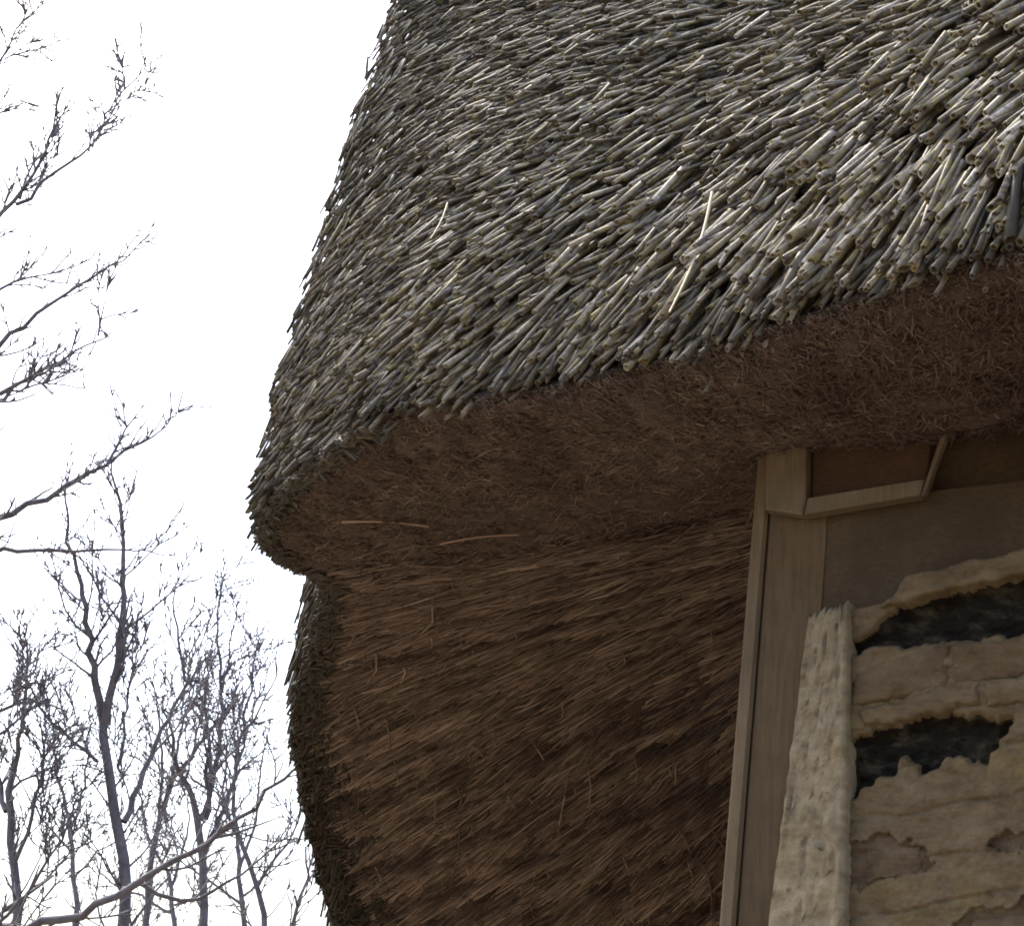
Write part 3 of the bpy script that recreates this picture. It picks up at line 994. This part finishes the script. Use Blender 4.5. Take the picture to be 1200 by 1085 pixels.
#TREES#
TREES = [
    ('tall forked bare tree with a thick pale trunk beside the thatch', (-1.76, 9.0, 0.0), [((-1.76, 9.0, 0.0), 0.046), ((-1.76, 9.0, 1.26), 0.036), ((-1.76, 9.0, 2.52), 0.031), ((-1.84, 9.0, 2.91), 0.029), ((-1.96, 9.0, 3.24), 0.026), ((-2.05, 9.0, 3.56), 0.022)], [([(-2.05, 9.0, 3.56), (-2.15, 8.9, 3.91), (-2.22, 8.8, 4.16), (-2.29, 8.7, 4.37), (-2.38, 8.6, 4.71)], 0.0238, 0.0049), ([(-2.03, 9.0, 3.54), (-2.01, 8.94, 3.68), (-2.01, 8.87, 3.94), (-1.99, 8.81, 4.16), (-2.05, 8.75, 4.48), (-2.17, 8.68, 4.92)], 0.0251, 0.0049), ([(-1.85, 9.0, 3.04), (-1.78, 9.07, 3.4), (-1.72, 9.14, 3.69), (-1.67, 9.22, 3.88), (-1.61, 9.29, 4.02)], 0.0185, 0.007), ([(-1.65, 9.0, 3.81), (-1.76, 9.02, 4.08), (-1.78, 9.04, 4.28), (-1.78, 9.06, 4.51)], 0.0092, 0.0028), ([(-2.04, 9.0, 3.34), (-2.35, 8.9, 3.55), (-2.45, 8.81, 3.72), (-2.55, 8.71, 3.89)], 0.0106, 0.0035), ([(-1.93, 9.0, 3.32), (-1.93, 8.98, 3.54), (-1.94, 8.97, 3.81), (-1.94, 8.95, 4.02)], 0.0092, 0.0028)], 14.0, 0.62, 2),
    ('slim bare tree leaning right between the forked tree and the thatch', (-1.93, 10.5, 0.0), [((-1.93, 10.5, 0.0), 0.032), ((-1.93, 10.5, 1.34), 0.024), ((-1.93, 10.5, 2.68), 0.021), ((-1.96, 10.5, 3.05), 0.019), ((-1.95, 10.5, 3.33), 0.017), ((-1.91, 10.5, 3.57), 0.015)], [([(-1.91, 10.5, 3.57), (-1.79, 10.49, 3.79), (-1.65, 10.49, 3.97), (-1.58, 10.48, 4.2)], 0.0172, 0.0056), ([(-1.95, 10.5, 3.33), (-1.98, 10.42, 3.71), (-2.05, 10.34, 4.01), (-2.1, 10.26, 4.25)], 0.0119, 0.0035), ([(-1.91, 10.5, 3.57), (-1.91, 10.56, 3.91), (-1.88, 10.61, 4.2), (-1.9, 10.67, 4.44)], 0.0119, 0.0035)], 14, 0.62, 2),
    ('bushy bare tree of many upright stems close to the thatch edge', (-1.47, 9.8, 0.0), [((-1.47, 9.8, 0.0), 0.038), ((-1.47, 9.8, 1.32), 0.029), ((-1.47, 9.8, 2.64), 0.025), ((-1.53, 9.8, 2.95), 0.023), ((-1.6, 9.8, 3.21), 0.021), ((-1.65, 9.8, 3.34), 0.018)], [([(-1.65, 9.8, 3.34), (-1.73, 9.71, 3.47), (-1.8, 9.61, 3.64), (-1.86, 9.52, 3.85)], 0.0185, 0.0049), ([(-1.6, 9.8, 3.21), (-1.54, 9.77, 3.31), (-1.6, 9.75, 3.66), (-1.67, 9.72, 3.98), (-1.66, 9.7, 4.19)], 0.0172, 0.0042), ([(-1.56, 9.8, 3.22), (-1.53, 9.8, 3.61), (-1.57, 9.81, 3.96), (-1.66, 9.81, 4.35), (-1.67, 9.82, 4.67)], 0.0172, 0.0042), ([(-1.54, 9.8, 3.03), (-1.42, 9.78, 3.42), (-1.43, 9.77, 3.76), (-1.4, 9.75, 4.07), (-1.39, 9.73, 4.27)], 0.0172, 0.0042), ([(-1.57, 9.8, 3.96), (-1.56, 9.82, 4.23), (-1.57, 9.84, 4.53)], 0.0086, 0.0028), ([(-1.44, 9.8, 3.77), (-1.37, 9.86, 3.9), (-1.33, 9.91, 4.2)], 0.0079, 0.0028), ([(-1.53, 9.8, 2.95), (-1.75, 9.91, 3.1), (-1.87, 10.02, 3.23)], 0.0079, 0.0028)], 16, 0.5, 2),
    ('thin crooked bare tree half hidden by the thatch edge', (-0.93, 8.2, 0.0), [((-0.93, 8.2, 0.0), 0.022), ((-0.93, 8.2, 1.25), 0.017), ((-0.93, 8.2, 2.49), 0.015), ((-1.02, 8.2, 2.66), 0.013), ((-1.12, 8.2, 2.87), 0.011), ((-1.18, 8.2, 3.01), 0.01)], [([(-1.18, 8.2, 3.01), (-1.19, 8.15, 3.24), (-1.15, 8.1, 3.4), (-1.07, 8.04, 3.52), (-1.03, 7.99, 3.64)], 0.0106, 0.0028), ([(-1.02, 8.2, 2.66), (-0.96, 8.24, 2.81), (-0.88, 8.27, 2.94), (-0.84, 8.31, 3.14)], 0.0092, 0.0028), ([(-1.12, 8.2, 2.87), (-1.23, 8.25, 3.01), (-1.31, 8.29, 3.2)], 0.0079, 0.0028), ([(-0.87, 8.2, 2.4), (-0.79, 8.15, 2.64), (-0.78, 8.1, 2.75), (-0.8, 8.05, 2.85)], 0.0119, 0.0042)], 14.0, 0.45, 2),
    ('dense twiggy bare tree with a dark stem and tangled shoots', (-2.24, 8.8, 0.0), [((-2.24, 8.8, 0.0), 0.038), ((-2.24, 8.8, 1.23), 0.029), ((-2.24, 8.8, 2.45), 0.025), ((-2.32, 8.8, 2.76), 0.022), ((-2.41, 8.8, 3.01), 0.02), ((-2.41, 8.8, 3.23), 0.017)], [([(-2.41, 8.8, 3.23), (-2.38, 8.68, 3.38), (-2.36, 8.56, 3.62), (-2.4, 8.44, 3.86)], 0.0145, 0.0042), ([(-2.41, 8.8, 3.01), (-2.58, 8.91, 3.33), (-2.7, 9.03, 3.71)], 0.0158, 0.0042), ([(-2.32, 8.8, 2.76), (-2.26, 8.75, 3.02), (-2.23, 8.7, 3.23), (-2.29, 8.65, 3.48)], 0.0132, 0.0035), ([(-2.26, 8.8, 2.56), (-2.13, 8.76, 2.77), (-2.07, 8.71, 2.98)], 0.0119, 0.0035), ([(-2.42, 8.8, 3.1), (-2.33, 8.89, 3.24), (-2.15, 8.99, 3.34)], 0.0092, 0.0028), ([(-2.6, 8.8, 3.35), (-2.49, 8.82, 3.45), (-2.36, 8.84, 3.58)], 0.0119, 0.0042), ([(-2.66, 8.8, 3.43), (-2.51, 8.79, 3.59), (-2.33, 8.79, 3.59), (-2.18, 8.78, 3.54)], 0.0132, 0.0042), ([(-2.2, 8.8, 2.65), (-2.11, 8.87, 2.81), (-1.97, 8.93, 2.92)], 0.0079, 0.0028)], 16.0, 0.6, 2),
    ('bare tree whose long low bough sweeps across the other trunks', (-3.03, 7.2, 0.0), [((-3.03, 7.2, 0.0), 0.132), ((-3.03, 7.2, 1.1), 0.101), ((-3.03, 7.2, 2.2), 0.088), ((-3.19, 7.2, 2.83), 0.08), ((-3.35, 7.2, 3.56), 0.068), ((-3.45, 7.2, 4.11), 0.056)], [([(-2.94, 7.2, 1.83), (-2.46, 7.17, 2.03), (-2.02, 7.14, 2.23), (-1.75, 7.11, 2.3), (-1.55, 7.08, 2.35), (-1.34, 7.05, 2.5), (-1.19, 7.02, 2.59), (-1.07, 6.99, 2.68), (-0.97, 6.96, 2.79), (-0.8, 6.93, 2.96), (-0.68, 6.9, 3.09)], 0.0324, 0.0049), ([(-1.37, 7.2, 2.51), (-1.2, 7.22, 2.44), (-1.08, 7.24, 2.45), (-0.95, 7.26, 2.64), (-0.78, 7.28, 2.78)], 0.0108, 0.0028), ([(-1.1, 7.2, 2.72), (-0.97, 7.25, 2.76), (-0.84, 7.3, 2.85)], 0.009, 0.0021), ([(-3.35, 7.2, 3.56), (-2.75, 7.25, 3.67), (-2.25, 7.3, 3.91), (-1.94, 7.35, 3.94), (-1.59, 7.4, 4.03)], 0.027, 0.0028)], 9.0, 0.45, 2),
    ('large bare tree reaching long thin boughs over the white sky', (-2.97, 6.4, 0.0), [((-2.97, 6.4, 0.0), 0.144), ((-2.97, 6.4, 1.05), 0.11), ((-2.97, 6.4, 2.11), 0.096), ((-3.26, 6.4, 3.32), 0.088), ((-3.45, 6.4, 4.4), 0.068), ((-3.61, 6.4, 5.41), 0.048)], [([(-3.33, 6.4, 3.81), (-2.75, 6.37, 4.45), (-2.23, 6.34, 5.05), (-2.17, 6.31, 5.12), (-2.09, 6.28, 5.34), (-2.06, 6.25, 5.47), (-2.05, 6.22, 5.71)], 0.0306, 0.0021), ([(-2.2, 6.4, 5.17), (-2.15, 6.43, 5.22), (-2.1, 6.46, 5.35), (-1.98, 6.49, 5.51), (-1.94, 6.52, 5.64), (-1.92, 6.55, 5.82), (-1.8, 6.58, 5.92)], 0.0095, 0.0017), ([(-1.87, 6.4, 5.72), (-1.81, 6.44, 5.89), (-1.72, 6.48, 6.04)], 0.0054, 0.0014), ([(-1.94, 6.4, 5.46), (-1.96, 6.44, 5.63), (-1.95, 6.48, 5.77)], 0.0054, 0.0014), ([(-2.19, 6.4, 5.2), (-2.17, 6.46, 5.4), (-2.16, 6.52, 5.6)], 0.0072, 0.0021), ([(-3.23, 6.4, 3.32), (-2.58, 6.4, 4.1), (-2.14, 6.4, 4.51), (-2.03, 6.4, 4.64), (-1.92, 6.4, 4.77), (-1.77, 6.4, 4.91), (-1.6, 6.4, 5.06)], 0.0288, 0.0021), ([(-2.29, 6.4, 4.71), (-2.21, 6.45, 4.8), (-2.06, 6.5, 4.93), (-1.93, 6.55, 4.95)], 0.009, 0.0014), ([(-3.21, 6.4, 3.25), (-2.58, 6.45, 3.86), (-2.13, 6.5, 4.3), (-2.06, 6.55, 4.44), (-1.93, 6.6, 4.55), (-1.82, 6.65, 4.71), (-1.77, 6.7, 4.76)], 0.027, 0.0028), ([(-2.1, 6.4, 4.29), (-2.03, 6.37, 4.34), (-1.96, 6.34, 4.37), (-1.83, 6.31, 4.43)], 0.0108, 0.0028), ([(-1.75, 6.4, 4.59), (-1.75, 6.43, 4.72), (-1.77, 6.46, 4.87)], 0.0054, 0.0014), ([(-3.16, 6.4, 2.99), (-2.6, 6.43, 3.42), (-2.02, 6.46, 3.79), (-1.89, 6.49, 3.89), (-1.72, 6.52, 4.01), (-1.58, 6.55, 4.14), (-1.47, 6.58, 4.24), (-1.43, 6.61, 4.36)], 0.036, 0.0021), ([(-1.62, 6.4, 4.02), (-1.6, 6.45, 4.18), (-1.56, 6.5, 4.29), (-1.54, 6.55, 4.4)], 0.0072, 0.0014), ([(-3.53, 6.4, 4.95), (-2.92, 6.43, 5.41), (-2.42, 6.46, 5.86), (-2.42, 6.49, 6.02), (-2.41, 6.52, 6.16), (-2.37, 6.55, 6.33)], 0.0198, 0.0021), ([(-2.39, 6.4, 5.89), (-2.34, 6.43, 5.96), (-2.29, 6.46, 6.06)], 0.0045, 0.0014), ([(-3.47, 6.4, 4.59), (-2.75, 6.43, 5.3), (-2.38, 6.46, 5.66), (-2.29, 6.49, 5.76)], 0.0162, 0.0014)], 20.0, 0.36, 2),
    ('faint slender bare tree far behind with a fan of upright shoots', (-3.33, 15.0, 0.0), [((-3.33, 15.0, 0.0), 0.038), ((-3.33, 15.0, 1.55), 0.029), ((-3.33, 15.0, 3.1), 0.025), ((-3.4, 15.0, 3.41), 0.022), ((-3.48, 15.0, 3.69), 0.02), ((-3.56, 15.0, 3.98), 0.018)], [([(-3.56, 15.0, 3.98), (-3.72, 14.89, 4.39), (-3.81, 14.77, 4.81), (-3.93, 14.66, 5.15)], 0.0158, 0.0042), ([(-3.52, 15.0, 3.84), (-3.48, 15.05, 4.29), (-3.54, 15.1, 4.76), (-3.59, 15.15, 5.23)], 0.0158, 0.0042), ([(-3.48, 15.0, 3.69), (-3.78, 14.97, 3.96), (-3.95, 14.94, 4.16)], 0.0132, 0.0035), ([(-3.42, 15.0, 3.48), (-3.21, 14.9, 3.77), (-2.93, 14.8, 3.93)], 0.0119, 0.0035)], 9, 0.8, 2),
    ('faint low bare tree far behind, spreading beside the thatch', (-1.73, 14.0, 0.0), [((-1.73, 14.0, 0.0), 0.038), ((-1.73, 14.0, 1.41), 0.029), ((-1.73, 14.0, 2.82), 0.025), ((-1.8, 14.0, 3.14), 0.022), ((-1.89, 14.0, 3.47), 0.02), ((-1.94, 14.0, 3.73), 0.018)], [([(-1.94, 14.0, 3.73), (-2.12, 14.04, 4.14), (-2.15, 14.08, 4.57), (-2.29, 14.12, 4.93)], 0.0158, 0.0042), ([(-1.9, 14.0, 3.53), (-1.83, 14.1, 3.97), (-1.86, 14.21, 4.41), (-1.85, 14.31, 4.87)], 0.0158, 0.0042), ([(-1.83, 14.0, 3.27), (-2.15, 13.93, 3.44), (-2.36, 13.86, 3.54), (-2.47, 13.79, 3.86)], 0.0132, 0.0035), ([(-1.84, 14.0, 3.34), (-1.63, 14.03, 3.56), (-1.49, 14.06, 3.78)], 0.0119, 0.0035)], 9, 0.7, 2),
    ('faint low bare tree far behind, tangled beneath the long bough', (-2.11, 13.0, 0.0), [((-2.11, 13.0, 0.0), 0.034), ((-2.11, 13.0, 1.28), 0.026), ((-2.11, 13.0, 2.57), 0.022), ((-2.16, 13.0, 2.93), 0.02), ((-2.24, 13.0, 3.17), 0.018), ((-2.29, 13.0, 3.35), 0.015)], [([(-2.29, 13.0, 3.35), (-2.5, 12.95, 3.64), (-2.61, 12.9, 4.01)], 0.0145, 0.0035), ([(-2.25, 13.0, 3.23), (-2.18, 13.06, 3.62), (-2.26, 13.12, 4.02)], 0.0145, 0.0035), ([(-2.19, 13.0, 3.05), (-2.5, 13.05, 3.15), (-2.78, 13.11, 3.26), (-2.96, 13.16, 3.51)], 0.0132, 0.0035), ([(-2.2, 13.0, 3.11), (-1.98, 12.93, 3.18), (-1.86, 12.86, 3.37)], 0.0119, 0.0035)], 9, 0.7, 2),
]
for lab_, base_, tr_, lb_, dn_, sc_t, dp_ in TREES:
    tree(lab_, base_, tr_, lb_, dn_, sc_t, dp_)
#ENDTREES#
